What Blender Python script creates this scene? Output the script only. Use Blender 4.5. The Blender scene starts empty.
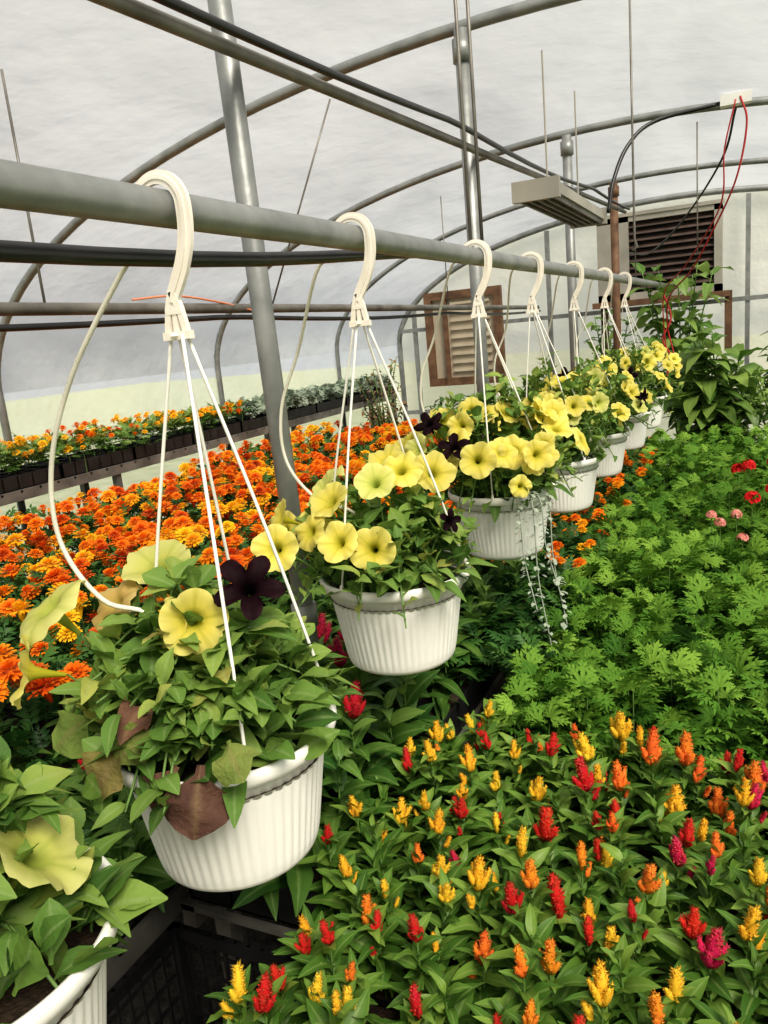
import bpy, math, numpy as np
from mathutils import Vector, Matrix
rng=np.random.default_rng(11)
U=rng.uniform
CZ=1.6   # eye height above the floor; 'rel' heights below are relative to it
def A(*a): return np.array(a,float)
def nrm(v):
    v=np.asarray(v,float); return v/(np.linalg.norm(v)+1e-12)
# ---------------------------------------------------------------- mesh tools
class T:
    def __init__(s,v,f,g=None,h=None,m=0):
        s.v=np.array(v,float).reshape(-1,3)
        s.l=np.array([i for q in f for i in q],dtype=np.int64)
        s.c=np.array([len(q) for q in f],dtype=np.int64)
        s.g=np.zeros(len(s.v)) if g is None else np.array(g,float)
        s.h=np.zeros(len(s.v)) if h is None else np.array(h,float)
        s.m=np.full(len(s.c),m,dtype=np.int64)
def merge(ts,ms=None):
    o=T([(0,0,0)],[]); n=0; V=[];L=[];C=[];G=[];H=[];M=[]
    for i,t in enumerate(ts):
        V.append(t.v);L.append(t.l+n);C.append(t.c);G.append(t.g);H.append(t.h)
        M.append(t.m if ms is None else np.full(len(t.c),ms[i],dtype=np.int64)); n+=len(t.v)
    o.v=np.concatenate(V);o.l=np.concatenate(L);o.c=np.concatenate(C);o.g=np.concatenate(G);o.h=np.concatenate(H);o.m=np.concatenate(M)
    return o
def xf(t,M):
    o=T([(0,0,0)],[]); o.v=t.v@M[:3,:3].T+M[:3,3]; o.l=t.l;o.c=t.c;o.g=t.g;o.h=t.h;o.m=t.m; return o
def mat4(pos,x,y,z,s=1.0):
    M=np.eye(4); M[:3,0]=np.asarray(x)*s;M[:3,1]=np.asarray(y)*s;M[:3,2]=np.asarray(z)*s;M[:3,3]=pos; return M
def aimY(pos,d,n,s=1.0):
    y=nrm(d); x=np.cross(y,n)
    if np.linalg.norm(x)<1e-4: x=np.cross(y,(1,0.1,0))
    x=nrm(x); z=np.cross(x,y); return mat4(pos,x,y,z,s)
def aimZ(pos,d,s=1.0,roll=0.0):
    z=nrm(d); r=A(0,0,1) if abs(z[2])<.9 else A(1,0,0)
    x=nrm(np.cross(r,z)); y=np.cross(z,x)
    x2=x*math.cos(roll)+y*math.sin(roll); y2=np.cross(z,x2); return mat4(pos,x2,y2,z,s)
class Acc:
    def __init__(s): s.t=[];s.V=[];s.L=[];s.C=[];s.M=[];s.TT=[];s.G=[];s.H=[];s.n=0
    def add(s,t,M=None,mat=None,tint=.5):
        v=t.v if M is None else t.v@M[:3,:3].T+M[:3,3]
        s.V.append(v);s.L.append(t.l+s.n);s.C.append(t.c)
        s.M.append(t.m if mat is None else np.full(len(t.c),mat,dtype=np.int64))
        s.TT.append(np.full(len(v),tint));s.G.append(t.g);s.H.append(t.h);s.n+=len(v)
    def build(s,name,mats,smooth=True,parent=None,loc=None):
        me=bpy.data.meshes.new(name)
        V=np.concatenate(s.V);L=np.concatenate(s.L);C=np.concatenate(s.C);M=np.concatenate(s.M)
        me.vertices.add(len(V));me.vertices.foreach_set('co',V.astype(np.float32).ravel())
        me.loops.add(len(L));me.loops.foreach_set('vertex_index',L.astype(np.int32))
        me.polygons.add(len(C));st=np.concatenate([[0],np.cumsum(C)[:-1]]).astype(np.int32)
        me.polygons.foreach_set('loop_start',st)
        me.polygons.foreach_set('material_index',M.astype(np.int32))
        me.polygons.foreach_set('use_smooth',np.full(len(C),smooth))
        me.update(calc_edges=True)
        for nm,arr in (('tint',s.TT),('g',s.G),('h',s.H)):
            a=me.attributes.new(nm,'FLOAT','POINT');a.data.foreach_set('value',np.concatenate(arr).astype(np.float32))
        for m in mats: me.materials.append(m)
        ob=bpy.data.objects.new(name,me);bpy.context.collection.objects.link(ob)
        if parent: ob.parent=parent
        if loc is not None: ob.location=loc
        return ob
def one(name,ts,mats,smooth=True,parent=None,loc=None):
    a=Acc()
    for t in ts: a.add(t)
    return a.build(name,mats,smooth,parent,loc)
def box(x0,x1,y0,y1,z0,z1,m=0):
    v=[(x,y,z) for x in(x0,x1) for y in(y0,y1) for z in(z0,z1)]
    f=[(0,1,3,2),(4,6,7,5),(0,4,5,1),(2,3,7,6),(0,2,6,4),(1,5,7,3)]
    return T(v,f,m=m)
def tube(pts,r,n=8,m=0,cap=True):
    P=np.array(pts,float);k=len(P);R=np.full(k,r) if np.isscalar(r) else np.array(r)
    tg=np.gradient(P,axis=0);V=[];ref=A(.13,.07,1)
    if abs(nrm(P[-1]-P[0])[2])>.9: ref=A(.9,.3,.1)
    for i in range(k):
        t=nrm(tg[i]);a=nrm(np.cross(t,ref));b=np.cross(t,a)
        for j in range(n):
            q=2*math.pi*j/n;V.append(P[i]+R[i]*(a*math.cos(q)+b*math.sin(q)))
    F=[(i*n+j,i*n+(j+1)%n,(i+1)*n+(j+1)%n,(i+1)*n+j) for i in range(k-1) for j in range(n)]
    if cap and n>4: F.append(tuple(range(n))[::-1]);F.append(tuple((k-1)*n+j for j in range(n)))
    return T(V,F,m=m)
def smoothpath(P,sub=8):
    P=np.array(P,float);Q=np.vstack([2*P[0]-P[1],P,2*P[-1]-P[-2]]);o=[]
    for i in range(1,len(Q)-2):
        for k in range(sub):
            t=k/sub;a,b,c,d=Q[i-1],Q[i],Q[i+1],Q[i+2]
            o.append(.5*((2*b)+(-a+c)*t+(2*a-5*b+4*c-d)*t*t+(-a+3*b-3*c+d)*t**3))
    o.append(P[-1]);return np.array(o)
def lathe(prof,n,flute=None,m=0):
    V=[];
    for (r,z) in prof:
        for j in range(n):
            q=2*math.pi*j/n;rr=r if flute is None else r+flute(r,z,q)
            V.append((rr*math.cos(q),rr*math.sin(q),z))
    k=len(prof);F=[(i*n+j,i*n+(j+1)%n,(i+1)*n+(j+1)%n,(i+1)*n+j) for i in range(k-1) for j in range(n)]
    return T(V,F,m=m)
# ---------------------------------------------------------------- plant templates
def leaf(L=1,W=.4,n=6,fold=.25,droop=.3,peak=.4,wave=0,teeth=0,b=.85):
    a=b*peak/(1-peak);mx=peak**a*(1-peak)**b;V=[];G=[];H=[]
    for i in range(n+1):
        t=i/n;tt=min(max(t,.015),.99);w=W/2*(tt**a*(1-tt)**b)/mx
        if teeth and i%2==1: w*=1+teeth
        y=L*(t-.12*droop*t*t);z=-droop*L*t*t+ .08*L*math.sin(math.pi*t)
        wv=wave*math.sin(i*2.1)
        V+=[(-w,y,z+fold*w+wv*w),(0,y,z),(w,y,z+fold*w-wv*w)];G+=[1,0,1];H+=[t,t,t]
    F=[]
    for i in range(n):
        q=3*i;F+=[(q,q+1,q+4,q+3),(q+1,q+2,q+5,q+4)]
    return T(V,F,G,H)
def petleaf(W,droop,fold,wave,seed):
    r=np.random.default_rng(seed);V=[];G=[];H=[];n=8
    prof=[.06,.07,.22,.40,.50,.50,.42,.26,.03]
    for i in range(n+1):
        t=i/n;w=W*prof[i];y=t*(1-.12*abs(droop)*t);z=-droop*t*t+.07*math.sin(math.pi*t)
        for c in(-1,-.5,0,.5,1):
            V.append((c*w,y,z+fold*abs(c)**1.5*w+wave*w*math.sin(i*1.3+c*2+seed)*abs(c)));G.append(abs(c));H.append(t)
    F=[(5*i+j,5*i+j+1,5*i+j+6,5*i+j+5) for i in range(n) for j in range(4)]
    return T(V,F,G,H)
def rotz(a):
    M=np.eye(4);M[0,0]=M[1,1]=math.cos(a);M[0,1]=-math.sin(a);M[1,0]=math.sin(a);return M
def palmate(seed):
    r=np.random.default_rng(seed);ts=[]
    for ang,L in((-105,.5),(-66,.76),(-32,.92),(0,1),(32,.92),(66,.76),(105,.5)):
        dr=r.uniform(.1,.5);l=leaf(L*r.uniform(.9,1.1),.15*L+.03,4,.3,dr,.55,0,.3,b=.6)
        M=rotz(math.radians(ang+r.uniform(-6,6)));ts.append(xf(l,M))
        for s in(-1,1):
            for q,k in((.45,.40),(.68,.28)):
                l2=leaf(k*L,.14*L,2,.2,.3,.5);N_=rotz(s*math.radians(-42));N_[1,3]=q*L;N_[2,3]=-dr*L*q*q+.06*L;ts.append(xf(l2,M@N_))
    return merge(ts)
def pinnate(seed,k=4):
    r=np.random.default_rng(seed);ts=[]
    for i in range(k):
        y=.18+.62*i/k;L=.42*math.sin(math.pi*(.25+.6*i/k))
        for s in(-1,1):
            l=leaf(L,.13,3,.2,.3,.5,0,.3);M=rotz(s*math.radians(-58));M[1,3]=y;M[2,3]=-.2*y*y;ts.append(xf(l,M))
    l=leaf(.36,.13,3,.2,.3);M=np.eye(4);M[1,3]=.75;M[2,3]=-.12;ts.append(xf(l,M))
    ts.append(T([(-.015,0,0),(.015,0,0),(.01,.8,-.13),(-.01,.8,-.13)],[(0,1,2,3)],[0]*4))
    return merge(ts)
def marigold(seed):
    r=np.random.default_rng(seed);ts=[]
    for cnt,el,L,r0,z0 in((12,-8,.62,.38,0),(11,14,.60,.30,.10),(10,34,.5,.22,.20),(8,54,.42,.12,.28),(5,75,.34,.04,.34)):
        for i in range(cnt):
            az=2*math.pi*(i+r.uniform(-.25,.25))/cnt+cnt;e=math.radians(el+r.uniform(-9,9));l=L*r.uniform(.85,1.1)
            p=T([(-.1,0,0),(.1,0,0),(-.27,.55,.05),(.27,.55,.05),(-.22,1,-.06),(0,.9,.08),(.22,1,-.06)],[(0,1,3,2),(2,3,6,5,4)],[0,0,.6,.6,1,.9,1])
            d=A(math.cos(az)*math.cos(e),math.sin(az)*math.cos(e),math.sin(e));nn=A(-math.cos(az)*math.sin(e),-math.sin(az)*math.sin(e),math.cos(e))
            ts.append(xf(p,aimY(A(math.cos(az)*r0,math.sin(az)*r0,z0),d,nn,l)))
    ts.append(xf(tube([(0,0,-.9),(0,0,-.35),(0,0,.02)],[.07,.25,.36],6),np.eye(4)))
    o=merge(ts);return o
def plume(seed,side=5,ns=150,wide=.30):
    r=np.random.default_rng(seed);ts=[]
    def one_p(base,ax,H,R,n):
        for i in range(n):
            h=r.uniform(0,1)**.85;az=r.uniform(0,6.283);rad=R*(.25+.75*math.sin(math.pi*min(1,.22+h*.74))**.8)*r.uniform(.45,1)
            x=nrm(np.cross(ax,(.3,.9,.1)));y=np.cross(ax,x)
            o=x*math.cos(az)+y*math.sin(az);p=base+ax*H*h+o*rad*.75
            d=nrm(o*.8+ax*r.uniform(.5,1.1)+r.normal(0,.2,3));l=H*r.uniform(.09,.15);w=l*.30
            q1=nrm(np.cross(d,(.2,.3,.9)));q2=np.cross(d,q1)
            v=[p+q1*w,p-q1*w*.5+q2*w*.87,p-q1*w*.5-q2*w*.87,p+d*l*.6+q1*w*.7,p+d*l]
            ts.append(T(v,[(0,1,3),(1,2,4,3),(2,0,3,4)],[.1,.1,.1,.7,1]))
        ts.append(tube([base-ax*.1,base+ax*H*.15,base+ax*H*.5,base+ax*H*.85,base+ax*H],[R*.35,R*.62,R*.66,R*.35,R*.05],7))
    one_p(A(0,0,0),A(0,0,1),1,wide*.8,ns)
    for k in range(side):
        a=2*math.pi*k/side+r.uniform(-.4,.4);d=nrm(A(math.cos(a)*.45,math.sin(a)*.45,1))
        one_p(A(math.cos(a)*.10,math.sin(a)*.10,-.02),d,r.uniform(.4,.75),wide*.5,44)
    return merge(ts)
def petunia(seed,notch=.15,pw=.6):
    r=np.random.default_rng(seed);n=50;prof=[(.05,-.95),(.08,-.7),(.12,-.4),(.18,-.15),(.3,0),(.5,.05),(.72,.06),(.9,.03),(1,-.03)]
    V=[];G=[];H=[];p1,p2=r.uniform(0,6,2);cup=r.uniform(-.05,.28);amp=r.uniform(.06,.13)
    for k,(rr,z) in enumerate(prof):
        for j in range(n):
            q=2*math.pi*j/n;c=abs(math.cos(2.5*q));out=(1-notch)+notch*c**pw;f=max(0,(rr-.2)/.8)
            R=rr*(1-f+f*out);zz=z+cup*f*f+amp*f*f*math.sin(5*q+p1)+.55*amp*f**3*math.sin(13*q+p2)+amp*.6*f*f*math.sin(2*q+p2)-.05*f*(1-c)
            V.append((R*math.cos(q),R*math.sin(q),zz));G.append(rr);H.append(c)
    F=[(i*n+j,i*n+(j+1)%n,(i+1)*n+(j+1)%n,(i+1)*n+j) for i in range(len(prof)-1) for j in range(n)]
    t=T(V,F,G,H)
    ca=[]
    for k in range(5):
        a=2*math.pi*k/5;l=leaf(.42,.13,3,.2,-.2);ca.append(xf(l,aimY(A(0,0,-1.0),A(math.cos(a)*.35,math.sin(a)*.35,1),A(-math.cos(a),-math.sin(a),.35))))
    return t,merge(ca)
# ---------------------------------------------------------------- materials
def newm(name):
    m=bpy.data.materials.new(name);m.use_nodes=True;nt=m.node_tree;nt.nodes.clear()
    return m,nt,nt.nodes,nt.links
def ramp(N,cols,interp='LINEAR'):
    r=N.new('ShaderNodeValToRGB');e=r.color_ramp.elements;r.color_ramp.interpolation=interp
    while len(e)<len(cols): e.new(.5)
    for i,c in enumerate(cols):
        p,cc=(c if len(c)==2 else (i/(len(cols)-1),c));e[i].position=p;e[i].color=(*cc,1)
    return r
def noise(N,Lk,scale,detail=3,obj=True):
    tc=N.new('ShaderNodeTexCoord');n=N.new('ShaderNodeTexNoise');n.inputs['Scale'].default_value=scale;n.inputs['Detail'].default_value=detail
    Lk.new(tc.outputs['Object'],n.inputs['Vector']);return n
def solid(name,c1,c2,scale=8,rough=.5,metal=0,bump=0,spec=.5,bscale=None):
    m,nt,N,Lk=newm(name);n=noise(N,Lk,scale,5);r=ramp(N,[(.3,c1),(.7,c2)]);Lk.new(n.outputs[0],r.inputs[0])
    b=N.new('ShaderNodeBsdfPrincipled');Lk.new(r.outputs[0],b.inputs['Base Color']);b.inputs['Roughness'].default_value=rough;b.inputs['Metallic'].default_value=metal
    b.inputs['Specular IOR Level'].default_value=spec
    if bump:
        n2=noise(N,Lk,bscale or scale*3,4);bp=N.new('ShaderNodeBump');bp.inputs['Strength'].default_value=bump;bp.inputs['Distance'].default_value=.01
        Lk.new(n2.outputs[0],bp.inputs['Height']);Lk.new(bp.outputs[0],b.inputs['Normal'])
    o=N.new('ShaderNodeOutputMaterial');Lk.new(b.outputs[0],o.inputs[0]);return m
def leafm(name,cols,rib,ribamt=.5,tr=.3,rough=.5,nscale=25,interp='LINEAR',gmode='rib',spec=.3,bump=0):
    m,nt,N,Lk=newm(name)
    at=N.new('ShaderNodeAttribute');at.attribute_name='tint';ag=N.new('ShaderNodeAttribute');ag.attribute_name='g'
    n=noise(N,Lk,nscale,3)
    ma=N.new('ShaderNodeMath');ma.operation='MULTIPLY_ADD';Lk.new(n.outputs[0],ma.inputs[0]);ma.inputs[1].default_value=.3 if interp=='LINEAR' else .02
    ad=N.new('ShaderNodeMath');ad.operation='ADD';Lk.new(at.outputs['Fac'],ad.inputs[0]);ad.inputs[1].default_value=-.15 if interp=='LINEAR' else -.01;Lk.new(ad.outputs[0],ma.inputs[2])
    r=ramp(N,cols,interp);Lk.new(ma.outputs[0],r.inputs[0])
    mr=N.new('ShaderNodeMapRange')
    if gmode=='rib': a,b_=0,.22
    else: a,b_=1.0,.0
    mr.inputs['From Min'].default_value=a;mr.inputs['From Max'].default_value=b_;mr.inputs['To Min'].default_value=ribamt;mr.inputs['To Max'].default_value=0
    Lk.new(ag.outputs['Fac'],mr.inputs['Value'])
    mx=N.new('ShaderNodeMixRGB');Lk.new(mr.outputs[0],mx.inputs[0]);Lk.new(r.outputs[0],mx.inputs[1]);mx.inputs[2].default_value=(*rib,1)
    b=N.new('ShaderNodeBsdfPrincipled');Lk.new(mx.outputs[0],b.inputs['Base Color']);b.inputs['Roughness'].default_value=rough;b.inputs['Specular IOR Level'].default_value=spec
    tl=N.new('ShaderNodeBsdfTranslucent');Lk.new(mx.outputs[0],tl.inputs[0])
    if bump:
        n2=noise(N,Lk,140,3);bp=N.new('ShaderNodeBump');bp.inputs['Strength'].default_value=bump;bp.inputs['Distance'].default_value=.003;Lk.new(n2.outputs[0],bp.inputs['Height']);Lk.new(bp.outputs[0],b.inputs['Normal'])
    ms=N.new('ShaderNodeMixShader');ms.inputs[0].default_value=tr;Lk.new(b.outputs[0],ms.inputs[1]);Lk.new(tl.outputs[0],ms.inputs[2])
    o=N.new('ShaderNodeOutputMaterial');Lk.new(ms.outputs[0],o.inputs[0]);return m
def filmm(name,c1,c2,t0=.35,t1=.6,scale=1.2,wtl=.42):
    m,nt,N,Lk=newm(name);tc=N.new('ShaderNodeTexCoord');mp=N.new('ShaderNodeMapping');mp.inputs['Scale'].default_value=(1,.45,1);Lk.new(tc.outputs['Object'],mp.inputs[0])
    n=N.new('ShaderNodeTexNoise');n.inputs['Scale'].default_value=scale;n.inputs['Detail'].default_value=7;n.inputs['Distortion'].default_value=.8;Lk.new(mp.outputs[0],n.inputs['Vector'])
    r=ramp(N,[(.3,c1),(.7,c2)]);Lk.new(n.outputs[0],r.inputs[0])
    mr=N.new('ShaderNodeMapRange');mr.inputs['From Min'].default_value=.3;mr.inputs['From Max'].default_value=.7;mr.inputs['To Min'].default_value=t0;mr.inputs['To Max'].default_value=t1;Lk.new(n.outputs[0],mr.inputs['Value'])
    tl=N.new('ShaderNodeBsdfTranslucent');Lk.new(r.outputs[0],tl.inputs[0])
    df=N.new('ShaderNodeBsdfDiffuse');Lk.new(r.outputs[0],df.inputs[0])
    gl=N.new('ShaderNodeBsdfTransparent')
    a=N.new('ShaderNodeMixShader');a.inputs[0].default_value=1-wtl;Lk.new(tl.outputs[0],a.inputs[1]);Lk.new(df.outputs[0],a.inputs[2])
    b=N.new('ShaderNodeMixShader');Lk.new(mr.outputs[0],b.inputs[0]);Lk.new(a.outputs[0],b.inputs[1]);Lk.new(gl.outputs[0],b.inputs[2])
    n2=noise(N,Lk,3.0,4);bp=N.new('ShaderNodeBump');bp.inputs['Strength'].default_value=.8;bp.inputs['Distance'].default_value=.08;Lk.new(n2.outputs[0],bp.inputs['Height'])
    Lk.new(bp.outputs[0],tl.inputs['Normal']);Lk.new(bp.outputs[0],df.inputs['Normal'])
    o=N.new('ShaderNodeOutputMaterial');Lk.new(b.outputs[0],o.inputs[0]);return m
def petm(name,throat,petal,pale,tr=.35,spec=.2):
    m,nt,N,Lk=newm(name);ag=N.new('ShaderNodeAttribute');ag.attribute_name='g';ah=N.new('ShaderNodeAttribute');ah.attribute_name='h';at=N.new('ShaderNodeAttribute');at.attribute_name='tint'
    r=ramp(N,[(0.12,throat),(.45,petal),(1,pale)]);Lk.new(ag.outputs['Fac'],r.inputs[0])
    mr=N.new('ShaderNodeMapRange');mr.inputs['From Min'].default_value=.93;mr.inputs['From Max'].default_value=1;mr.inputs['To Max'].default_value=.4;Lk.new(ah.outputs['Fac'],mr.inputs['Value'])
    mx=N.new('ShaderNodeMixRGB');Lk.new(mr.outputs[0],mx.inputs[0]);Lk.new(r.outputs[0],mx.inputs[1]);mx.inputs[2].default_value=(*throat,1)
    hs=N.new('ShaderNodeHueSaturation');mv=N.new('ShaderNodeMapRange');mv.inputs['To Min'].default_value=.78;mv.inputs['To Max'].default_value=1.08;Lk.new(at.outputs['Fac'],mv.inputs['Value']);Lk.new(mv.outputs[0],hs.inputs['Value']);Lk.new(mx.outputs[0],hs.inputs['Color'])
    b=N.new('ShaderNodeBsdfPrincipled');Lk.new(hs.outputs[0],b.inputs['Base Color']);b.inputs['Roughness'].default_value=.6;b.inputs['Specular IOR Level'].default_value=spec
    tl=N.new('ShaderNodeBsdfTranslucent');Lk.new(hs.outputs[0],tl.inputs[0]);ms=N.new('ShaderNodeMixShader');ms.inputs[0].default_value=tr;Lk.new(b.outputs[0],ms.inputs[1]);Lk.new(tl.outputs[0],ms.inputs[2])
    o=N.new('ShaderNodeOutputMaterial');Lk.new(ms.outputs[0],o.inputs[0]);return m
galv=solid('galvanized_steel',(.20,.21,.21),(.32,.33,.33),14,.45,.45,.1)
galvd=solid('weathered_steel',(.12,.11,.10),(.25,.24,.22),9,.5,.4,.1)
black=solid('black_plastic',(.008,.008,.009),(.02,.02,.022),10,.4)
hosem=solid('black_hose_rubber',(.010,.010,.012),(.022,.022,.025),10,.35)
potm=solid('white_pot_plastic',(.77,.77,.74),(.84,.84,.81),6,.38)
hookm=solid('cream_hanger_plastic',(.76,.71,.63),(.83,.79,.72),20,.45)
stringm=solid('white_strand_plastic',(.78,.77,.73),(.85,.84,.8),20,.4)
tubem=solid('cream_drip_tube_plastic',(.62,.60,.50),(.74,.72,.62),20,.35)
soil=solid('potting_soil',(.02,.012,.007),(.08,.05,.03),60,.95,0,.8)
gravel=solid('gravel_ground',(.05,.045,.04),(.16,.15,.13),30,.95,0,.8)
grass=solid('outside_grass',(.22,.25,.14),(.34,.36,.24),3,.95)
wood=solid('brown_wood',(.09,.045,.025),(.20,.11,.06),12,.7,0,.2)
beige=solid('beige_panel',(.42,.36,.27),(.55,.48,.38),4,.7)
greym=solid('painted_grey_metal',(.26,.25,.22),(.36,.34,.30),5,.5)
dark=solid('louvre_slat_paint',(.05,.035,.03),(.10,.07,.06),8,.5)
whitep=solid('white_box_plastic',(.7,.7,.68),(.8,.8,.78),8,.4)
redm=solid('red_hose_rubber',(.35,.02,.02),(.45,.03,.03),10,.4)
orangem=solid('orange_twine_fibre',(.65,.20,.10),(.75,.28,.15),10,.8)
roofm=filmm('greenhouse_film',(.44,.46,.48),(.78,.79,.76),.34,.60)
wallm=filmm('wall_film',(.72,.77,.82),(.85,.88,.89),.5,.65,1.5,.5)
endm=filmm('end_wall_film',(.88,.86,.78),(.94,.92,.85),.18,.30,1.5,.6)
stemm=leafm('green_stem',[(.10,.20,.05),(.20,.32,.10)],(.2,.3,.1),0,.1)
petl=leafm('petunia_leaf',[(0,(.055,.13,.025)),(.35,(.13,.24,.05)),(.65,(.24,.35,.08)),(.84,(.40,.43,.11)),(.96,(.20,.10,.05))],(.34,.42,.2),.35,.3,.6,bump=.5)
deadl=leafm('withered_petunia_leaf',[(.07,.035,.03),(.19,.10,.065),(.24,.22,.07),(.17,.25,.06)],(.3,.22,.12),.35,.2,.85,nscale=45,bump=1.0)
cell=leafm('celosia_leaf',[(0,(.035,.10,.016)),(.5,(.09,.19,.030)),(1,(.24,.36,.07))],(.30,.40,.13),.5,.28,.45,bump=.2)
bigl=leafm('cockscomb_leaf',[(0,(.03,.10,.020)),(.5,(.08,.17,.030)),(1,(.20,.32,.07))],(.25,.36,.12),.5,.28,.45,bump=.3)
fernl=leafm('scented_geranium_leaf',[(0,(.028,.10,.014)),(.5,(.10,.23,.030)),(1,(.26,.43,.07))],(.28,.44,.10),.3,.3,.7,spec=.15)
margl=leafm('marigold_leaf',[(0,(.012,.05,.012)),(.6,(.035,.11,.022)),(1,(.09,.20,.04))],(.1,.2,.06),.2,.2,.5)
silv=leafm('dusty_miller_leaf',[(.16,.22,.15),(.38,.44,.36)],(.5,.55,.48),.3,.15,.8)
shrl=leafm('shrub_leaf',[(0,(.035,.10,.02)),(.5,(.10,.20,.04)),(1,(.28,.40,.10))],(.32,.45,.18),.5,.32,.38)
margf=leafm('marigold_petal',[(0,(.42,.03,.006)),(.25,(.70,.08,.006)),(.55,(.88,.20,.006)),(.78,(.92,.36,.010)),(1,(.92,.60,.02))],(1,.44,.02),.2,.2,.6,gmode='tip',nscale=40)
plf=leafm('celosia_plume',[(0,(.60,.02,.13)),(.2,(.55,.015,.02)),(.45,(.68,.03,.02)),(.62,(.82,.17,.03)),(.8,(.86,.44,.03)),(1,(.88,.62,.05))],(1,.66,.20),.20,.22,.65,gmode='tip')
redf=leafm('geranium_petal',[(.65,.01,.02),(.80,.03,.03)],(.8,.1,.1),.2,.2,.5)
pinkf=leafm('pink_petal',[(.75,.25,.22),(.85,.40,.35)],(.9,.6,.5),.3,.2,.5)
yel=petm('yellow_petunia_petal',(.44,.42,.03),(.80,.68,.12),(.82,.74,.24))
gyel=petm('pale_green_petunia_petal',(.38,.46,.08),(.62,.63,.17),(.72,.71,.28))
drk=petm('maroon_petunia_petal',(.004,.001,.002),(.009,.002,.004),(.014,.003,.006),.03,.08)
tan=petm('fading_petunia_petal',(.5,.4,.1),(.72,.50,.17),(.74,.57,.24))
# ---------------------------------------------------------------- shell
XC,AX,BZ,Z0=-.6,2.85,1.13,1.5
YF,YB=-3.0,8.0
def arch(x,off=0): 
    q=max(0,1-((x-XC)/(AX-off))**2);return Z0+(BZ-off)*math.sqrt(q)
def archpts(y,off=0,n=48,down=0.0):
    P=[]
    if down is not None: P.append((XC-(AX-off),y,down))
    for i in range(n+1):
        a=math.pi-math.pi*i/n;P.append((XC+(AX-off)*math.cos(a),y,Z0+(BZ-off)*math.sin(a)))
    if down is not None: P.append((XC+(AX-off),y,down))
    return P
ys=np.linspace(YF,YB,34)
V=[];n=65
for y in ys: V+=archpts(y,0,n-1,None)
F=[(i*n+j,i*n+j+1,(i+1)*n+j+1,(i+1)*n+j) for i in range(len(ys)-1) for j in range(n-1)]
one('ceiling',[T(V,F)],[roofm])
for nm,x in(('wall_left',XC-AX),('wall_right',XC+AX)):
    one(nm,[T([(x,YF,.0),(x,YB,.0),(x,YB,Z0),(x,YF,Z0)],[(0,1,2,3)])],[wallm])
for nm,y in(('wall_back',YB),('wall_front',YF)):
    P=archpts(y,0,48,0.0);one(nm,[T(P,[tuple(range(len(P)))])],[endm],smooth=False)
one('floor',[T([(XC-AX,YF,0),(XC+AX,YF,0),(XC+AX,YB,0),(XC-AX,YB,0)],[(0,1,2,3)])],[gravel])
one('ground_outside',[T([(-40,-40,-.03),(40,-40,-.03),(40,45,-.03),(-40,45,-.03)],[(0,1,2,3)])],[grass])
one('baseboard_left',[box(XC-AX+.004,XC-AX+.04,YF,YB,0,.3)],[wood])
one('baseboard_right',[box(XC+AX-.04,XC+AX-.004,YF,YB,0,.3)],[wood])
for y in(-.9,.95,2.78,4.62,6.46,7.93):
    one('arch_rib',[tube(archpts(y,.035,48,0.0),.020 if y<7 else .028,10)],[galv])
for x in(1.5,):
    z=arch(x)-.075;one('roof_purlin',[tube([(x,YF+.05,z),(x,2,z),(x,YB-.05,z)],.016,8)],[galv])
# end wall framing
fr=[]
for x in(-3.2,-1.75,.02,1.2): fr.append(box(x-.02,x+.02,7.86,7.9,0,arch(x,.08)))
fr.append(box(-3.35,2.15,7.85,7.9,1.62,1.66));fr.append(box(-3.4,2.2,7.85,7.9,.75,.79))
one('end_wall_frame',fr,[galv],False)
# support posts
def post(x,y,z1,r=.026,lean=0,m=galv):
    ts=[tube([(x,y+lean,0),(x,y+lean*.4,z1*.6),(x,y,z1)],r,14),tube([(x,y,z1-.10),(x,y,z1-.03)],r*1.35,14)]
    ts.append(tube([(x,y+lean*.6,1.0),(x,y+lean*.6,1.05)],r*1.3,14))
    one('support_post',ts,[m])
post(-.87,1.32,arch(-.87)-.02,.0215,.08)
post(-.87,2.76,arch(-.87)-.05,.024)
post(-.89,4.60,arch(-.87)-.05,.026)
post(-.91,6.44,arch(-.87)-.05,.030,0,wood)
# pipes
PX=-.627
def pz(y): return CZ+.168+.0055*y
one('hanging_support_pipe',[tube([(PX,y,pz(y)) for y in np.linspace(-2.9,7.38,12)],.0215,18)],[galv])
def hp(y):
    return .125+.055/(1+math.exp(-(y-1.35)*4))-.0+.004*y
one('irrigation_hose',[tube([(PX-.075+.045/(1+math.exp(-(y-1.6)*2)),y,CZ+hp(y)-.008*math.sin(y*2)) for y in np.linspace(-2.9,7.3,60)],.0115,10)],[hosem])
one('overhead_water_pipe',[tube([(-.825,y,CZ+.46+.045*y) for y in np.linspace(-2.8,6.4,10)],.0125,12)],[galvd])
one('overhead_cable',[tube([(-.795,y,CZ+.50+.045*y-.025*abs(math.sin(y*1.3))) for y in np.linspace(-2.8,6.4,60)],.009,8)],[hosem])
one('side_support_pipe',[tube([(-1.85,y,CZ+.178-.004*y) for y in np.linspace(-2.9,7.8,10)],.019,14)],[galvd])
one('side_irrigation_hose',[tube([(-1.85+.02*math.sin(y),y,CZ+.145-.02*abs(math.sin(y*1.2))-.004*y) for y in np.linspace(-2.9,7.8,60)],.010,8)],[hosem])
for a,b in(((-1.97,1.83,.86),(-1.85,1.72,.19)),((-1.52,3.04,.95),(-1.85,2.95,.18)),((-1.85,5.2,.88),(-1.85,5.2,.17))):
    one('pipe_suspension_wire',[tube([A(*a)+A(0,0,CZ),(A(*a)+A(*b))/2+A(0,0,CZ),A(*b)+A(0,0,CZ)],.004,6)],[galvd])
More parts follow.
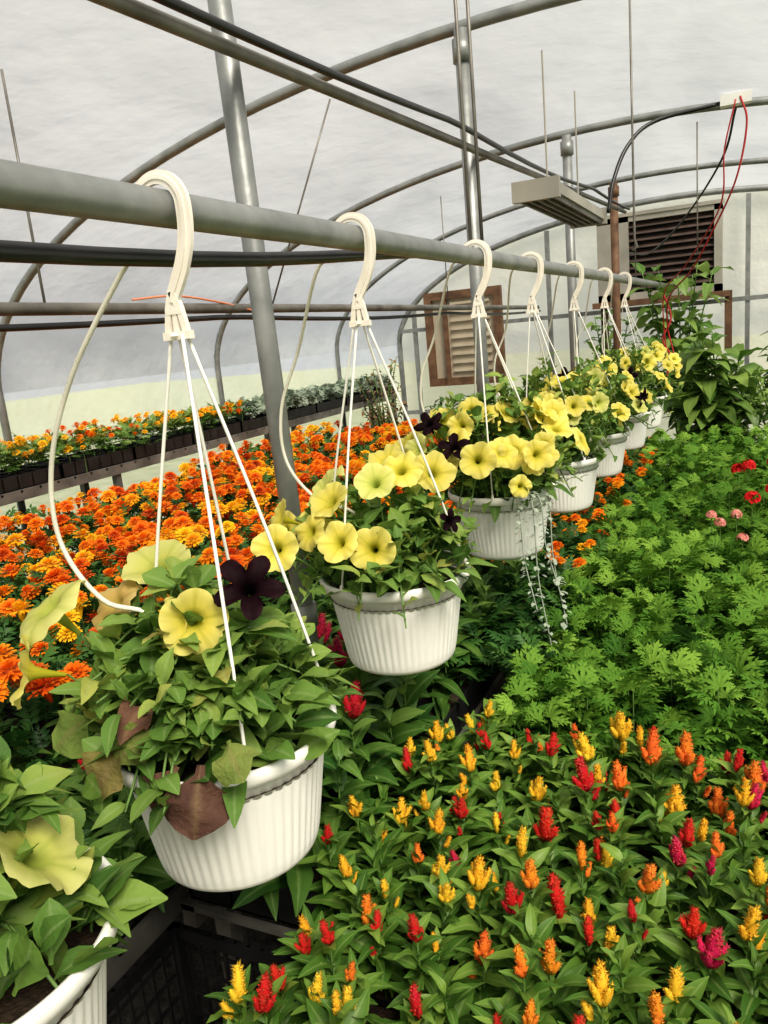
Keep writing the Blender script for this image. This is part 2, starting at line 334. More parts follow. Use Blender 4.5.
for dx,yy in((-.012,2.0),(.012,2.02),(0,5.3)):
    one('pipe_suspension_rod',[tube([(PX+dx,yy,pz(yy)+.01),(PX+dx,yy,2.2),(PX+dx,yy,arch(PX)-.01)],.005,6)],[galvd])
one('hanging_wire',[tube([(-.36,3.03,2.63),(-.36,3.03,2.2),(-.36,3.03,1.86),(-.35,3.03,1.83),(-.37,3.03,1.82)],.004,6)],[galvd])
one('hanging_wire',[tube([(-.25,5.0,2.6),(-.25,5.0,2.2),(-.25,5.0,1.9)],.004,6)],[galvd])
one('orange_twine',[tube(smoothpath([(-1.86,2.1,1.8),(-1.83,2.3,1.81),(-1.84,2.6,1.785),(-1.83,2.8,1.75)]),.004,6)],[orangem])
# overhead heater (slim louvred unit)
hb=[box(-.80,-.64,3.1,4.2,2.07,2.11),box(-.81,-.63,3.08,3.11,2.05,2.125),box(-.81,-.63,4.19,4.22,2.05,2.125)]
for i in range(5): hb.append(box(-.79+i*.032,-.78+i*.032,3.11,4.19,2.052,2.072,1))
for y in(3.3,3.95): hb+=[tube([(-.72,y,2.11),(-.72,y,2.4),(-.72,y,arch(-.7)-.01)],.004,6)]
one('overhead_heater',hb,[greym,galvd],False)
# electric bits
e=[box(-.12,.02,4.50,4.56,2.55,2.60)];one('junction_box',e,[whitep],False)
one('electric_cable',[tube(smoothpath([(-.62,4.2,2.10),(-.60,4.25,2.25),(-.54,4.35,2.42),(-.42,4.45,2.53),(-.12,4.53,2.57)]),.010,8)],[hosem])
one('electric_cable',[tube(smoothpath([(-.05,4.55,2.54),(-.12,4.8,2.35),(-.35,5.3,2.12),(-.6,5.9,2.0),(-.8,6.4,2.05)]),.006,6)],[hosem])
one('red_hose',[tube(smoothpath([(-.03,4.5,2.58),(-.0,4.5,2.45),(-.05,4.55,2.2),(-.18,4.7,1.95),(-.28,4.85,1.80),(-.42,5.2,1.68),(-.45,5.4,1.5),(-.42,5.42,1.35),(-.40,5.4,1.22)]),.005,6),
  tube(smoothpath([(-.05,4.5,2.57),(-.10,4.52,2.35),(-.12,4.6,2.1),(-.30,4.9,1.85),(-.45,5.25,1.72),(-.47,5.38,1.5),(-.45,5.4,1.30)]),.004,6),
  tube(smoothpath([(-.47,5.4,1.70),(-.43,5.42,1.55),(-.48,5.4,1.42),(-.43,5.4,1.3),(-.47,5.38,1.15)]),.006,6)],[redm])
# louvre vent (cooling unit) at the end wall
z0,z1=CZ+.12,CZ+.84
lv=[box(-1.2,-.18,7.4,7.8,z0,z0+.06,0),box(-1.2,-.18,7.4,7.8,z1-.06,z1,0),box(-1.2,-.93,7.4,7.8,z0,z1,0),box(-.24,-.18,7.4,7.8,z0,z1,0),box(-.95,-.2,7.74,7.78,z0,z1,2)]
for i in range(10):
    z=z0+.085+i*.058;s=T([(-.94,7.41,z),(-.23,7.41,z),(-.23,7.47,z+.045),(-.94,7.47,z+.045),(-.94,7.41,z+.006),(-.23,7.41,z+.006),(-.23,7.47,z+.051),(-.94,7.47,z+.051)],[(0,1,2,3),(4,7,6,5),(0,4,5,1),(3,2,6,7)]);s.m[:]=1;lv.append(s)
lv+=[box(-1.25,-.12,7.36,7.8,z0-.05,z0,3),box(-.16,-.10,7.5,7.56,z0-.5,z0,3),box(-1.2,-1.14,7.5,7.56,0,z0,3),box(-1.22,-.16,7.39,7.41,z1-.015,z1+.015,0)]
one('louvre_vent',lv,[greym,dark,black,wood],False)
# framed vent window
z0,z1=CZ-.56,CZ+.40
w=[box(-3.04,-2.96,7.78,7.86,z0,z1,0),box(-2.30,-2.22,7.78,7.86,z0,z1,0),box(-2.96,-2.30,7.78,7.86,z1-.08,z1,0),box(-2.96,-2.30,7.78,7.86,z0,z0+.08,0),box(-2.96,-2.30,7.82,7.85,z0,z1,1),box(-2.84,-2.80,7.77,7.83,z0,z1,0)]
for i in range(9): w.append(box(-2.76,-2.34,7.79,7.82,z0+.14+i*.085,z0+.165+i*.085,1))
one('window_1',w,[wood,beige],False)
# ---------------------------------------------------------------- benches, trays, crates
def bench(x0,x1,y0,y1,z):
    ts=[box(x0,x0+.03,y0,y1,z-.05,z),box(x1-.03,x1,y0,y1,z-.05,z)]
    for y in np.arange(y0,y1,.11): ts.append(box(x0,x1,y,y+.012,z-.014,z-.002))
    for x in np.arange(x0+.1,x1-.05,.15): ts.append(box(x,x+.01,y0,y1,z-.024,z-.014))
    for y in np.linspace(y0+.06,y1-.06,4):
        for x in(x0+.02,x1-.05): ts.append(box(x,x+.035,y,y+.035,0,z-.02))
    one('plant_bench',ts,[galvd],False)
def trays(name,x0,x1,y0,y1,z,sx=.27,sy=.5,h=.06):
    ts=[]
    nx=max(1,int((x1-x0)/sx+.2));ny=max(1,int((y1-y0)/sy+.2));sx=(x1-x0)/nx;sy=(y1-y0)/ny
    for i in range(nx):
        for j in range(ny):
            a,b=x0+i*sx+.006,x0+(i+1)*sx-.006;c,d=y0+j*sy+.006,y0+(j+1)*sy-.006;w=.006
            ts+=[box(a,b,c,c+w,z,z+h),box(a,b,d-w,d,z,z+h),box(a,a+w,c,d,z,z+h),box(b-w,b,c,d,z,z+h),box(a,b,c,d,z,z+.004)]
            s=box(a+w,b-w,c+w,d-w,z+.004,z+h-.012,1);ts.append(s)
            for k in range(1,3): xx=a+(b-a)*k/3;ts.append(box(xx-.003,xx+.003,c,d,z+.004,z+h-.004))
            for k in range(1,6): yy=c+(d-c)*k/6;ts.append(box(a,b,yy-.003,yy+.003,z+.004,z+h-.004))
    one(name,ts,[black,soil],False)
bench(-.62,1.1,.25,5.3,.56);trays('seedling_trays',-.61,1.09,.27,5.28,.561)
bench(-.955,-.64,.95,5.3,.60);trays('seedling_trays',-.95,-.645,.96,5.28,.601,.3,.5,.08)
bench(-2.98,-.965,.25,5.3,.62);trays('seedling_trays',-2.97,-.97,.27,5.28,.621)
bench(-3.40,-3.08,1.2,7.0,1.06);trays('shelf_trays',-3.39,-3.09,1.22,6.98,1.061,.3,.5,.07)
def crate(x0,x1,y0,y1,z,h):
    ts=[];w=.012
    for(zz,t)in((z,.02),(z+h-.025,.025)):
        ts+=[box(x0,x1,y0,y0+w,zz,zz+t),box(x0,x1,y1-w,y1,zz,zz+t),box(x0,x0+w,y0,y1,zz,zz+t),box(x1-w,x1,y0,y1,zz,zz+t)]
    nz=6
    for k in range(1,nz):
        zz=z+h*k/nz;ts+=[box(x0,x1,y0+.003,y0+.008,zz,zz+.005),box(x0,x1,y1-.008,y1-.003,zz,zz+.005),box(x0+.003,x0+.008,y0,y1,zz,zz+.005),box(x1-.008,x1-.003,y0,y1,zz,zz+.005)]
    for x in np.arange(x0,x1,.028): ts+=[box(x,x+.005,y0+.002,y0+.009,z,z+h),box(x,x+.005,y1-.009,y1-.002,z,z+h)]
    for y in np.arange(y0,y1,.028): ts+=[box(x0+.002,x0+.009,y,y+.005,z,z+h),box(x1-.009,x1-.002,y,y+.005,z,z+h)]
    for x in np.arange(x0,x1,.03): ts.append(box(x,x+.006,y0,y1,z+.002,z+.006))
    for y in np.arange(y0,y1,.03): ts.append(box(x0,x1,y,y+.006,z+.006,z+.010))
    for x in(x0,x1-.02):
        for y in(y0,y1-.02): ts.append(box(x,x+.02,y,y+.02,z,z+h))
    one('plastic_crate',ts,[black],False)
crate(-.95,-.64,.42,.92,.002,.29);crate(-.95,-.64,.42,.92,.295,.29)
# ---------------------------------------------------------------- beds
def wav(x,y): return .5*math.sin(x*5.1+y*2.3)+.5*math.sin(y*4.3-x*3.1+1)
CL=[leaf(1,.36,6,.3,d,.38,w) for d,w in((.1,.1),(.3,.25),(.5,.2),(.2,.35))]
BL=[leaf(1,.42,6,.28,d,.36,w) for d,w in((.15,.1),(.35,.2),(.6,.1))]
PLM=[plume(s,6,150,.32) for s in(1,2,3)];PLS=[plume(s,2,130,.30) for s in(4,5)]
STEM=tube([(0,0,0),(0,0,.5),(0,0,1)],[.012,.010,.008],5,cap=False)
def leafy(acc,x,y,z0,h,nl,L,tm,lm=0,sm=1,zf=.25,temps=CL):
    lx,ly=rng.normal(0,.06,2);ax=nrm(A(lx,ly,1))
    S=aimZ(A(x,y,z0),ax,h);acc.add(STEM,S,mat=sm,tint=.4)
    a0=U(0,6.28)
    for i in range(nl):
        t=zf+(1-zf)*(i+.5)/nl;a=a0+i*2.4+U(-.3,.3);el=math.radians(U(5,38)+35*t*t)
        d=A(math.cos(a)*math.cos(el),math.sin(a)*math.cos(el),math.sin(el));nn=A(-math.cos(a)*math.sin(el),-math.sin(a)*math.sin(el),math.cos(el))+rng.normal(0,.3,3)
        l=L*(1.1-.6*t**2.5)*U(.7,1.2)
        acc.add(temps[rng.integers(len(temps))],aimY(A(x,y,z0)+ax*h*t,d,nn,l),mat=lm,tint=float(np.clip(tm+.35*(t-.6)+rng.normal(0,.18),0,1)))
    return A(x,y,z0)+ax*h
acc=Acc()
for x in np.arange(-.60,1.06,.062):
    for y in np.arange(.30,1.42,.062):
        px,py=x+U(-.03,.03),y+U(-.03,.03);h=.15+.02*wav(px,py)+U(-.03,.035)
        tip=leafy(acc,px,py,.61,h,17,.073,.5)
        if U()<.80:
            right=np.clip((px+.6)/.7,0,1);q=U()
            pr=(.52-.20*right,.68-.10*right,.92)
            tint=U(.84,1) if q<pr[0] else (U(.60,.70) if q<pr[1] else (U(.18,.42) if q<pr[2] else U(0,.08)))
            s=U(.028,.048)*(1.3 if right>.45 and U()<.4 else 1)
            acc.add(PLM[rng.integers(3)] if U()<.5 else PLS[rng.integers(2)],aimZ(tip+A(0,0,-.004),A(U(-.2,.2),U(-.2,.2),1),s,U(0,6)),mat=2,tint=tint)
            if U()<.4:
                a=U(0,6.28);acc.add(PLS[rng.integers(2)],aimZ(tip+A(.014*math.cos(a),.014*math.sin(a),-.03),A(.4*math.cos(a),.4*math.sin(a),1),s*.55,0),mat=2,tint=tint)
acc.build('celosia_bed',[cell,stemm,plf])
# ferny green bed
PM=[palmate(s) for s in range(5)]
acc=Acc()
for x in np.arange(-.44,1.06,.082):
    for y in np.arange(1.48,5.25,.082):
        px,py=x+U(-.04,.04),y+U(-.04,.04);h=.18+.05*wav(px*1.9,py*1.7)+U(-.055,.045)+.02*min(1,(y-1.4))
        if y<1.62: h-=.03
        base=A(px,py,.61);acc.add(STEM,aimZ(base,A(U(-.1,.1),U(-.1,.1),1),h),mat=1)
        nl=9 if y<3 else 6;a0=U(0,6);pt=U(-.15,.15)
        for i in range(nl):
            t=.40+.60*(i+.5)/nl;a=a0+i*2.4;el=math.radians(U(0,35)+35*t*t);d=A(math.cos(a)*math.cos(el),math.sin(a)*math.cos(el),math.sin(el))
            nn=A(-math.cos(a)*math.sin(el),-math.sin(a)*math.sin(el),math.cos(el))+rng.normal(0,.3,3)
            p=base+A(0,0,h*t);q=p+d*U(.008,.04);l=U(.050,.092)*(1.2-.5*t)
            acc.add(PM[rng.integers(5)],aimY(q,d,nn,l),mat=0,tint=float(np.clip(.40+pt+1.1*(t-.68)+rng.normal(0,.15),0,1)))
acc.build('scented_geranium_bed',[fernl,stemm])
# cockscomb strip
acc=Acc()
for x in np.arange(-1.36,-.63,.095):
    for y in np.arange(.34,3.0,.095):
        px,py=x+U(-.03,.03),y+U(-.03,.03)
        if px>-.95 and py<.96: continue
        if px<-1.2 and U()<.4: continue
        if py>2.2 and px<-1.0: continue
        h=.20+.02*wav(px,py)+U(-.03,.03)-(.03 if py<1.05 else 0)
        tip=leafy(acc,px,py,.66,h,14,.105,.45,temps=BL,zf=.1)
        if (py<1.7 and U()<.32 and px<-.68):
            acc.add(PLM[rng.integers(3)],aimZ(tip,A(U(-.2,.2),U(-.2,.2),1),U(.055,.075),U(0,6)),mat=2,tint=U(.06,.18))
acc.build('cockscomb_bed',[bigl,stemm,plf])
# marigolds
PN=[pinnate(s) for s in range(3)];MG=[marigold(s) for s in range(4)]
def marig(acc,x0,x1,y0,y1,zt,zb,dens,leafd,ff,R=.033,tf=None):
    area=(x1-x0)*(y1-y0)
    for i in range(int(area*leafd)):
        x,y=U(x0,x1),U(y0,y1);t=U()**.6;z=zb+(zt-.02+.03*wav(x,y)-zb)*t;a=U(0,6.28);el=math.radians(U(0,60));d=A(math.cos(a)*math.cos(el),math.sin(a)*math.cos(el),math.sin(el))
        nn=A(-math.cos(a)*math.sin(el),-math.sin(a)*math.sin(el),math.cos(el))+rng.normal(0,.2,3)
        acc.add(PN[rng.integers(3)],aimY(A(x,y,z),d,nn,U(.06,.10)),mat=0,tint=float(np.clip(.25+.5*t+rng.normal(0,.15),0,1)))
    s=math.sqrt(1/dens)
    for x in np.arange(x0,x1,s):
        for y in np.arange(y0,y1,s):
            px,py=x+U(-.4,.4)*s,y+U(-.4,.4)*s
            if U()>ff(px,py): continue
            z=zt+.035*wav(px,py)+U(-.045,.035)
            tt=tf(px,py) if tf else .5
            acc.add(MG[rng.integers(4)],aimZ(A(px,py,z),A(U(-.35,.35),U(-.5,.2),1),R*U(.7,1.2),U(0,6)),mat=1,tint=float(np.clip(tt+rng.normal(0,.07),0,1)))
            if U()<.3: acc.add(STEM,aimZ(A(px,py,z-.15),A(0,0,1),.13),mat=2)
def tfm(x,y):
    w=wav(x*2.1+2.2,y*1.8)
    if U()<.06: return .15
    if w>.38: return .95 if U()<.75 else .65
    if w<-.6: return .36
    if U()<.16: return .9
    return .57
def ffm(x,y): return .58+.20*wav(x*3.3,y*2.9)
acc=Acc()
marig(acc,-2.95,-1.30,.6,5.2,CZ-.63,.70,290,1000,ffm,R=.035,tf=tfm)
marig(acc,-1.30,-.80,2.3,5.2,CZ-.66,.70,250,1000,ffm,tf=tfm)
marig(acc,-.80,-.46,1.75,5.2,CZ-.80,.66,240,1400,lambda x,y:.12 if y<2.4 else (.30 if y<3 else .6),R=.028,tf=lambda x,y:.58 if U()<.8 else .85)
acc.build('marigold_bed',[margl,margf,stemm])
acc=Acc()
marig(acc,-3.38,-3.10,1.25,4.5,1.25,1.12,460,1500,lambda x,y:.62,R=.024,tf=lambda x,y:.97 if wav(0,y*1.6)>-.3 else (.5 if U()<.6 else .85))
acc.build('shelf_marigolds',[shrl,margf,stemm])
acc=Acc()
for i in range(900):
    x,y=U(-3.38,-3.10),U(4.55,6.95);a=U(0,6.28);el=U(.2,1.2);d=A(math.cos(a)*math.cos(el),math.sin(a)*math.cos(el),math.sin(el))
    acc.add(PM[rng.integers(5)],aimY(A(x,y,U(1.14,1.22)),d,A(0,0,1)+rng.normal(0,.3,3),U(.05,.08)),mat=0,tint=U())
acc.build('dusty_miller_plants',[silv])
def ballhead(acc,c,R,m):
    for k in range(26):
        a=U(0,6.28);ct=U(-.2,1);st=math.sqrt(1-ct*ct);d=A(math.cos(a)*st,math.sin(a)*st,ct)
        M=aimZ(A(*c)+d*R*.75,d,R*.42,U(0,6))
        for j in range(5):
            aj=j*1.2566;acc.add(leaf(1,.7,3,.1,-.1,.62),M@aimY(A(0,0,0),A(math.cos(aj),math.sin(aj),.2),A(0,0,1)),mat=m,tint=U())
acc=Acc()
for c in((.03,3.0,.915),(.10,3.08,.93),(.02,3.5,.94),(-.02,3.52,.92),(.16,2.9,.92),(.3,3.3,.92),(.12,3.7,.92),(.45,3.0,.92)): ballhead(acc,c,.030,0);acc.add(STEM,aimZ(A(c[0],c[1],c[2]-.2),A(0,0,1),.2),mat=1)
acc.build('red_geranium_flowers',[redf,stemm])
acc=Acc()
for c in((-.07,2.78,.88),(-.02,2.84,.895),(-.10,2.86,.885),(.0,2.62,.87)): ballhead(acc,c,.020,0);acc.add(STEM,aimZ(A(c[0],c[1],c[2]-.2),A(0,0,1),.2),mat=1)
acc.build('pink_geranium_flowers',[pinkf,stemm])
# tall shrubs
SL=[leaf(1,.50,7,.22,d,.42,w) for d,w in((.2,.1),(.45,.2),(.7,.1))]
def shrub(name,x,y,h,ns,spread,L,mt=shrl,tm=.5,z0=0.0,per=16):
    acc=Acc()
    pot=[(.0,0),(.13,0),(.17,.26),(.185,.27),(.185,.29),(.165,.29),(.15,.25),(0,.25)]
    acc.add(xf(lathe(pot,24),mat4(A(x,y,z0),(1,0,0),(0,1,0),(0,0,1))),mat=2)
    for s in range(ns):
        a=U(0,6.28);r=spread*math.sqrt(U());H=h*U(.6,1.0);p0=A(x,y,z0+.25);p2=A(x+r*math.cos(a),y+r*math.sin(a),z0+H);p1=(p0+p2)/2+A(-.2*r*math.cos(a),-.2*r*math.sin(a),.08)
        P=smoothpath([p0,p1,p2],6);acc.add(tube(P,np.linspace(.010,.004,len(P)),5),mat=1)
        for i in range(per):
            t=.3+.7*(i+.5)/per;f=t*(len(P)-1);k=min(int(f),len(P)-2);p=P[k]*(1-f+k)+P[k+1]*(f-k)
            az=i*2.4+s;el=math.radians(U(-15,45));d=A(math.cos(az)*math.cos(el),math.sin(az)*math.cos(el),math.sin(el));nn=A(-math.cos(az)*math.sin(el),-math.sin(az)*math.sin(el),math.cos(el))+rng.normal(0,.25,3)
            acc.add(SL[rng.integers(3)],aimY(p,d,nn,L*U(.6,1.15)),mat=0,tint=float(np.clip(tm+.3*(t-.6)+rng.normal(0,.2),0,1)))
    acc.build(name,[mt,stemm,black])
shrub('tall_foliage_plant',-.16,5.8,1.55,18,.32,.22,tm=.6)
shrub('tall_foliage_plant',-.45,6.7,1.95,16,.36,.20,tm=.6)
shrub('tall_foliage_plant',.32,6.5,1.60,12,.3,.17,tm=.4)
shrub('tall_foliage_plant',1.0,6.0,1.35,10,.32,.16,tm=.5)
shrub('tall_foliage_plant',-1.05,7.0,1.62,12,.3,.14,tm=.5)
shrub('bushy_green_plant',.22,5.5,1.28,18,.25,.06,tm=.8,per=40)
shrub('bushy_green_plant',-1.75,6.6,1.15,12,.35,.09,tm=.4,per=20)
shrub('bushy_green_plant',-2.45,6.6,1.1,12,.3,.09,tm=.3,per=20)
drym=leafm('dry_twig_leaf',[(.12,.07,.04),(.28,.18,.10)],(.3,.2,.1),.2,.1,.8)
shrub('dried_grass_plant',-2.95,6.35,1.42,26,.24,.05,mt=drym,per=30)
# ---------------------------------------------------------------- hanging baskets
POTP=[(0,-.178),(.098,-.178),(.106,-.172),(.109,-.165),(.1115,-.15),(.118,-.11),(.126,-.06),(.1318,-.028),(.1325,-.020),(.1335,-.017),(.142,-.016),(.1475,-.013),(.150,-.006),(.151,.001),(.149,.006),(.1455,.0075),(.142,.006),(.139,.0),(.136,-.012),(.130,-.04),(.122,-.04)]
def fl(r,z,q):
    if -.16<z<-.03 and r>.105: return .0008*(1 if math.cos(56*q)>0 else -1)*abs(math.cos(56*q))**.4
    return 0
POT=lathe(POTP,336,fl)
SOIL=T([(0,0,-.028)]+[(.134*math.cos(i*.1309),.134*math.sin(i*.1309),-.034) for i in range(48)],[(0,1+i,1+(i+1)%48) for i in range(48)])
def sweepflat(P,wid,th):
    P=np.array(P,float);tg=np.gradient(P,axis=0);V=[]
    for i,(x,z) in enumerate(P):
        t=nrm(tg[i]);nx,nz=-t[1],t[0];w=wid[i]
        for s,y in((1,-th),(1,th),(-1,th),(-1,-th)): V.append((x+s*nx*w,y,z+s*nz*w))
    k=len(P);F=[(i*4+j,i*4+(j+1)%4,(i+1)*4+(j+1)%4,(i+1)*4+j) for i in range(k-1) for j in range(4)]
    F+=[(3,2,1,0),(k*4-4,k*4-3,k*4-2,k*4-1)];return T(V,F)
def hook():
    P=[(-.033,-.010),(-.035,.004),(-.026,.024),(-.004,.034),(.018,.029),(.032,.011),(.034,-.015),(.030,-.042),(.021,-.066),(.011,-.084),(.003,-.098),(0,-.108)]
    Q=smoothpath([(a,0,b) for a,b in P],5)[:,[0,2]];w=np.interp(np.linspace(0,1,len(Q)),[0,.1,.5,.8,1],[.003,.006,.0095,.0095,.008])
    ts=[sweepflat(Q,w,.0030),sweepflat(Q,w*.30,.0048)]
    ts+=[sweepflat([(0,-.095),(-.008,-.115),(-.014,-.145)],[.005,.004,.004],.0035),sweepflat([(0,-.095),(.008,-.115),(.014,-.145)],[.005,.004,.004],.0035),sweepflat([(0,-.10),(0,-.12),(0,-.145)],[.004,.003,.004],.003)]
    ts.append(box(-.020,.020,-.005,.005,-.152,-.142));ts.append(box(-.012,.012,-.004,.004,-.122,-.116));ts.append(tube([(0,-.019,-.147),(0,0,-.147),(0,.019,-.147)],.004,6))
    return merge(ts)
HOOK=hook()
PL=[petleaf(.60,.1,.15,.15,1),petleaf(.52,.35,.25,.2,2),petleaf(.66,.6,.1,.15,3),petleaf(.5,.9,.3,.2,4),petleaf(.58,-.1,.3,.15,5)]
DL=[petleaf(.95,.3,.35,.45,6),petleaf(.8,.6,.45,.5,7),petleaf(1.0,.2,-.3,.5,8)]
PF=[petunia(s) for s in range(5)];DF=[petunia(s+20,.62,.9) for s in range(2)]
def flower(acc,p,d,s,mi,tm=PF):
    f,c=tm[rng.integers(len(tm))];M=aimZ(p,d,s,U(0,6));acc.add(f,M,mat=mi,tint=U(.2,1));acc.add(c,M,mat=4,tint=.5)
    q=A(*p)-nrm(d)*s;e=A(q[0]*.6,q[1]*.6,min(q[2]-.08,-.0));P=smoothpath([q,(q+e)/2+A(0,0,.01),e],4);acc.add(tube(P,.0016,5,cap=False),mat=5)
def basket(cx,cy,cz,py,R,hh,ns,flist,nrand,off=(0,0),ndark=0,rot=0,dead=False,drip=1.0,ang=None,LS=1.0,skirt=90):
    e=bpy.data.objects.new('hanging_petunia_basket',None);bpy.context.collection.objects.link(e);e.location=(cx,cy,CZ+cz);e.empty_display_size=.1
    one('pot',[xf(POT,rotz(rot))],[potm],True,e);one('soil',[SOIL],[soil],False,e)
    c=A(cx,cy,CZ+cz);hp_=A(PX,py,pz(py))-c
    one('hanger_hook',[xf(HOOK,mat4(hp_,(1,0,0),(0,1,0),(0,0,1)))],[hookm],False,e)
    ts=[]
    for k,a in enumerate(ang or (rot-2.45,rot-.95,rot-.25,rot+1.4)):
        q=A(.1455*math.cos(a),.1455*math.sin(a),.004);p=hp_+A(.012*math.cos(a),.006*math.sin(a),-.146)
        mid=(p+q)/2+A(math.cos(a),math.sin(a),0)*.004;ts.append(tube(smoothpath([p,mid,q],6),.0024,6));ts.append(tube([q+A(0,0,-.012),q,q+A(0,0,.012)],[.004,.0045,.003],8))
    one('hanger_strands',ts,[stringm],True,e)
    D=[(-.043,.03,.10),(-.153,.01,.008),(-.193,-.015,-.104),(-.183,-.035,-.208),(-.115,-.045,-.284),(-.044,-.02,-.323)]
    hx=PX-.07+.04/(1+math.exp(-(py-1.6)*2))
    P=[A(hx-cx,py-cy+.02,hp(py)-cz-.004)]+[A((d[0]-.005)*drip-.01,d[1],d[2]-cz-.015) for d in D]+[A(-.02,0,-.02)]
    P[1]=A(hx-cx-.035,py-cy+.02,hp(py)-cz-.03)
    one('drip_tube',[tube(smoothpath(P,8),.0034,7)],[tubem],True,e)
    acc=Acc()
    for s in range(ns):
        a=U(0,6.28);r=R*math.sqrt(U(.0,1.15));tx,ty=r*math.cos(a)+off[0],r*math.sin(a)+off[1]
        hz=hh*(1-.7*min(1.2,(r/R)**2))*U(.35,1.35)+.015;b=.35
        p0=A(tx*b*.8,ty*b*.8,-.03);p2=A(tx,ty,hz);p1=A(tx*.6,ty*.6,max(hz,0)+.01)
        if r>R*.92: p2=A(tx,ty,U(-.05,.05));p1[2]=max(p1[2],.045)
        P=smoothpath([p0,p1,p2],5);acc.add(tube(P,np.linspace(.0028,.0016,len(P)),5,cap=False),mat=5,tint=.6)
        nl=10;st=U(-.12,.12)
        for i in range(nl):
            t=.15+.85*(i+.6)/nl;f=t*(len(P)-1);k=min(int(f),len(P)-2);p=P[k]*(1-f+k)+P[k+1]*(f-k)
            rr=math.hypot(p[0],p[1])
            if .12<rr<.165 and p[2]<.02: p=p+A(0,0,.02)
            az=i*2.4+s+U(-.4,.4);el=math.radians(U(-5,50)+30*t);d=A(math.cos(az)*math.cos(el)+.3*math.cos(a),math.sin(az)*math.cos(el)+.3*math.sin(a),math.sin(el))
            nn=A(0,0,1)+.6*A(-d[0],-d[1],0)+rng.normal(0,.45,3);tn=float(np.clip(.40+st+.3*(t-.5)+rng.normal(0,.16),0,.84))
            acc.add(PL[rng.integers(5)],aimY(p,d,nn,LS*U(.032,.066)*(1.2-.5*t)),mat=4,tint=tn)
    # leaves filling the pot up to the rim and resting over it
    for i in range(skirt):
        a=U(0,6.28);r=.138*math.sqrt(U(.1,1));az=a+U(-1.2,1.2);el=U(.2,1.1);p=A(r*math.cos(a),r*math.sin(a),U(-.015,.025))
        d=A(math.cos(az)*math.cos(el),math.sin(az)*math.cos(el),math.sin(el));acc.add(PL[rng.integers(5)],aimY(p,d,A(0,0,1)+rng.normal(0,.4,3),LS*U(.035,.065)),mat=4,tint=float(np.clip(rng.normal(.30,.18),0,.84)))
    for (x,y,z,dx,dy,dz,s,mi) in flist:
        p=A(x-cx,y-cy,z-cz);flower(acc,p,A(dx,dy,dz),s,mi,DF if mi==2 else PF)
    for i in range(nrand+ndark):
        a=U(0,6.28);r=R*math.sqrt(U(.05,1.2));z=hh*(1-.55*min(1.2,(r/R)**2))+U(.01,.06)
        p=A(r*math.cos(a)+off[0],r*math.sin(a)+off[1],z);d=A(p[0]*2.2+.25,p[1]*2.2-.45,.42)+rng.normal(0,.25,3)
        if i<nrand: flower(acc,p,d,U(.034,.045),0 if U()<.88 else 1)
        else: flower(acc,p+A(0,0,.03),d,.044,2,DF)
    if dead:
        for (x,y,z,dx,dy,dz,l,tt) in dead: acc.add(DL[rng.integers(3)],aimY(A(x-cx,y-cy,z-cz),A(dx,dy,dz),A(.4+U(-.2,.2),-.8,.5+U(-.2,.2)),l),mat=6,tint=tt)
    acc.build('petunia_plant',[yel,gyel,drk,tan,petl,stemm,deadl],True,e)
    return e
# hanging row
basket(-.655,.365,-.505,.38,.14,.10,60,[(-.572,.405,-.420,.50,.38,.70,.052,1),(-.70,.40,-.40,-.3,-.2,.8,.045,0)],0,rot=.3,ang=(1.9,2.6,3.6,4.4),LS=1.1,skirt=110)
dl=[(-.555,.618,-.452,.10,-.5,-.80,.082,.12),(-.585,.612,-.455,-.35,-.5,-.75,.060,.22),(-.66,.612,-.440,-.2,-.7,-.45,.068,.62),(-.745,.65,-.43,-.5,-.5,-.4,.068,.98),(-.62,.63,-.425,-.3,-.7,-.1,.058,.85),(-.53,.64,-.43,.5,-.5,-.3,.055,.9),(-.645,.64,-.40,.2,-.7,.0,.05,.25)]
basket(PX,.755,-.485,.779,.178,.125,84,[(-.600,.695,-.312,.65,-.70,.15,.042,0),(-.812,.672,-.300,-.30,-.45,.80,.056,1),(-.731,.793,-.280,.05,-.35,.95,.050,1),
  (-.795,.610,-.360,-.60,-.65,.3,.046,0),(-.765,.738,-.315,-.2,-.6,.7,.042,3),(-.543,.736,-.280,.45,-.6,.65,.045,2),(-.635,.705,-.325,-.35,-.8,.2,.038,0)],0,off=(-.025,-.01),dead=dl,rot=0,LS=1.12,ang=(3.0,-.75,.6,1.9),skirt=130)
basket(PX,1.334,-.455,1.286,.185,.12,72,[(-.745,1.105,-.345,.25,-.85,.35,.044,0),(-.590,1.175,-.362,.25,-.9,.3,.043,0),(-.685,1.212,-.285,-.2,-.6,.7,.042,0),(-.645,1.155,-.345,.0,-.8,.5,.040,0),
  (-.590,1.325,-.248,.2,-.6,.7,.044,0),(-.541,1.365,-.262,.5,-.6,.5,.044,0),(-.640,1.37,-.24,-.1,-.5,.8,.042,0),(-.73,1.27,-.28,-.5,-.6,.6,.042,1),(-.80,1.22,-.32,-.6,-.6,.4,.040,0),(-.49,1.30,-.34,.7,-.5,.3,.024,2),(-.62,1.27,-.262,.2,-.7,.6,.040,1),(-.71,1.17,-.33,-.2,-.8,.5,.036,0),(-.76,1.35,-.27,-.5,-.4,.7,.04,1)],3,off=(-.02,-.02),rot=.4,ang=(-1.9,3.3,.2,1.4))
basket(-.615,2.06,-.445,1.99,.24,.21,90,[(-.60,1.82,-.32,.3,-.9,.3,.048,0),(-.52,1.88,-.31,.4,-.8,.4,.046,0),(-.50,1.84,-.39,.5,-.8,.2,.030,0)],36,off=(-.03,0),ndark=2,rot=1.0)
basket(-.590,2.70,-.470,2.566,.23,.22,72,[],30,ndark=0,rot=.2)
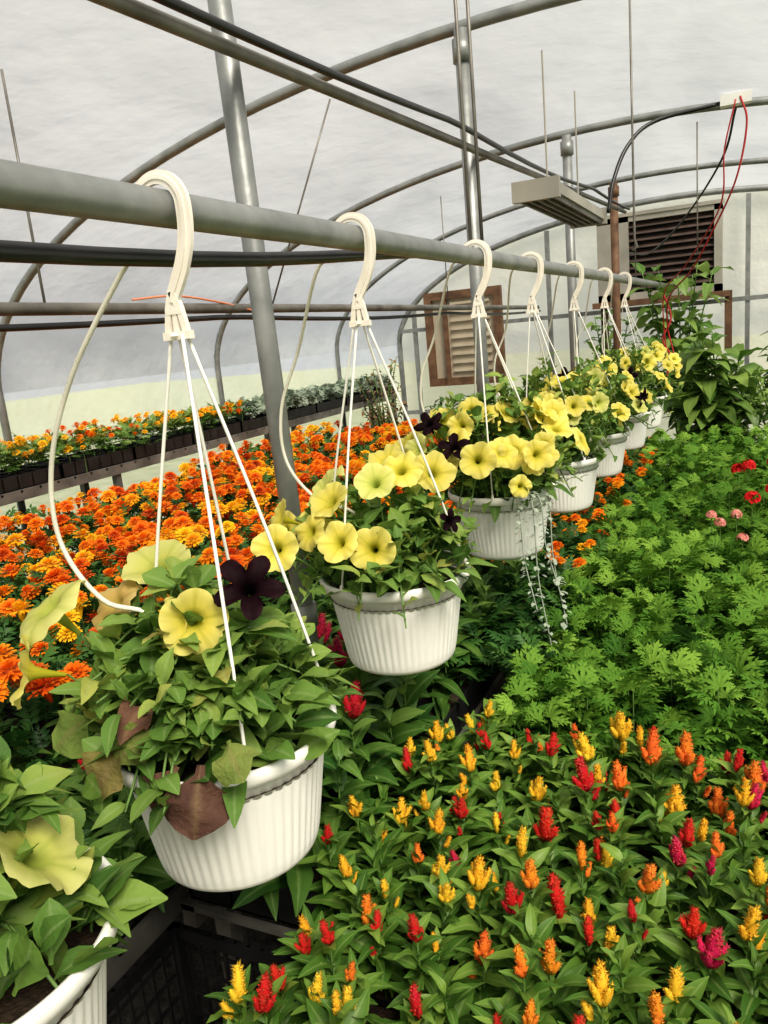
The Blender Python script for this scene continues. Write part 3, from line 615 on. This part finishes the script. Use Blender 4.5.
basket(-.580,3.36,-.480,3.27,.23,.25,66,[],28,ndark=3,rot=.8)
basket(-.570,4.10,-.490,4.04,.23,.26,60,[],27,ndark=1,rot=.5)
basket(-.560,4.85,-.490,4.755,.23,.26,56,[],24,ndark=1,rot=1.3)
# trailing vine from the third basket
acc=Acc()
for (x,y,zb) in((-.49,1.90,.40),(-.46,1.95,.34),(-.52,1.88,.28),(-.47,1.91,.22)):
    P=smoothpath([(x-.06,y+.07,CZ-.42),(x,y,CZ-.44),(x+.01,y-.01,CZ-.44-zb*.5),(x+.04,y-.02,CZ-.44-zb)],8);acc.add(tube(P,.0018,5,cap=False),mat=0,tint=.9)
    for p in P[5:]:
        for k in range(3):
            a=U(0,6.28);acc.add(PL[0],aimY(p+rng.normal(0,.004,3),A(math.cos(a),math.sin(a),-.3),A(0,0,1),U(.012,.022)),mat=0,tint=.95)
acc.build('trailing_vine',[silv,stemm])
# ---------------------------------------------------------------- light
w=bpy.data.worlds.new('sky');bpy.context.scene.world=w;w.use_nodes=True;nt=w.node_tree;N=nt.nodes;bg=N['Background']
bg.inputs[0].default_value=(.92,.95,1,1);bg.inputs[1].default_value=.58
sl=bpy.data.lights.new('sun','SUN');sl.energy=8.2;sl.angle=math.radians(28);sl.color=(1,.92,.78);so=bpy.data.objects.new('sun',sl);bpy.context.collection.objects.link(so)
so.location=(6,-2,8);so.rotation_euler=Vector((-.50,.42,-.75)).to_track_quat('-Z','Y').to_euler()
# ---------------------------------------------------------------- camera
f=773.0
yv=Vector(((745-384)/f,(512-303)/f,-1));a=.095;dn=Vector((a,-1,a*yv.x-yv.y))
yc=yv.normalized();zc=-dn.normalized();xc=yc.cross(zc)
Rw=Matrix((xc,yc,zc))
cam=bpy.data.cameras.new('camera');co=bpy.data.objects.new('camera',cam);bpy.context.collection.objects.link(co)
M=Rw.to_4x4();M.translation=Vector((0,0,CZ));co.matrix_world=M
cam.sensor_fit='VERTICAL';cam.sensor_height=36;cam.sensor_width=27;cam.lens=36*f/1024;cam.clip_start=.02;cam.clip_end=200
bpy.context.scene.camera=co
vs=bpy.context.scene.view_settings
vs.view_transform='Standard'
try: vs.look='Medium High Contrast'
except Exception: pass
vs.exposure=0.0
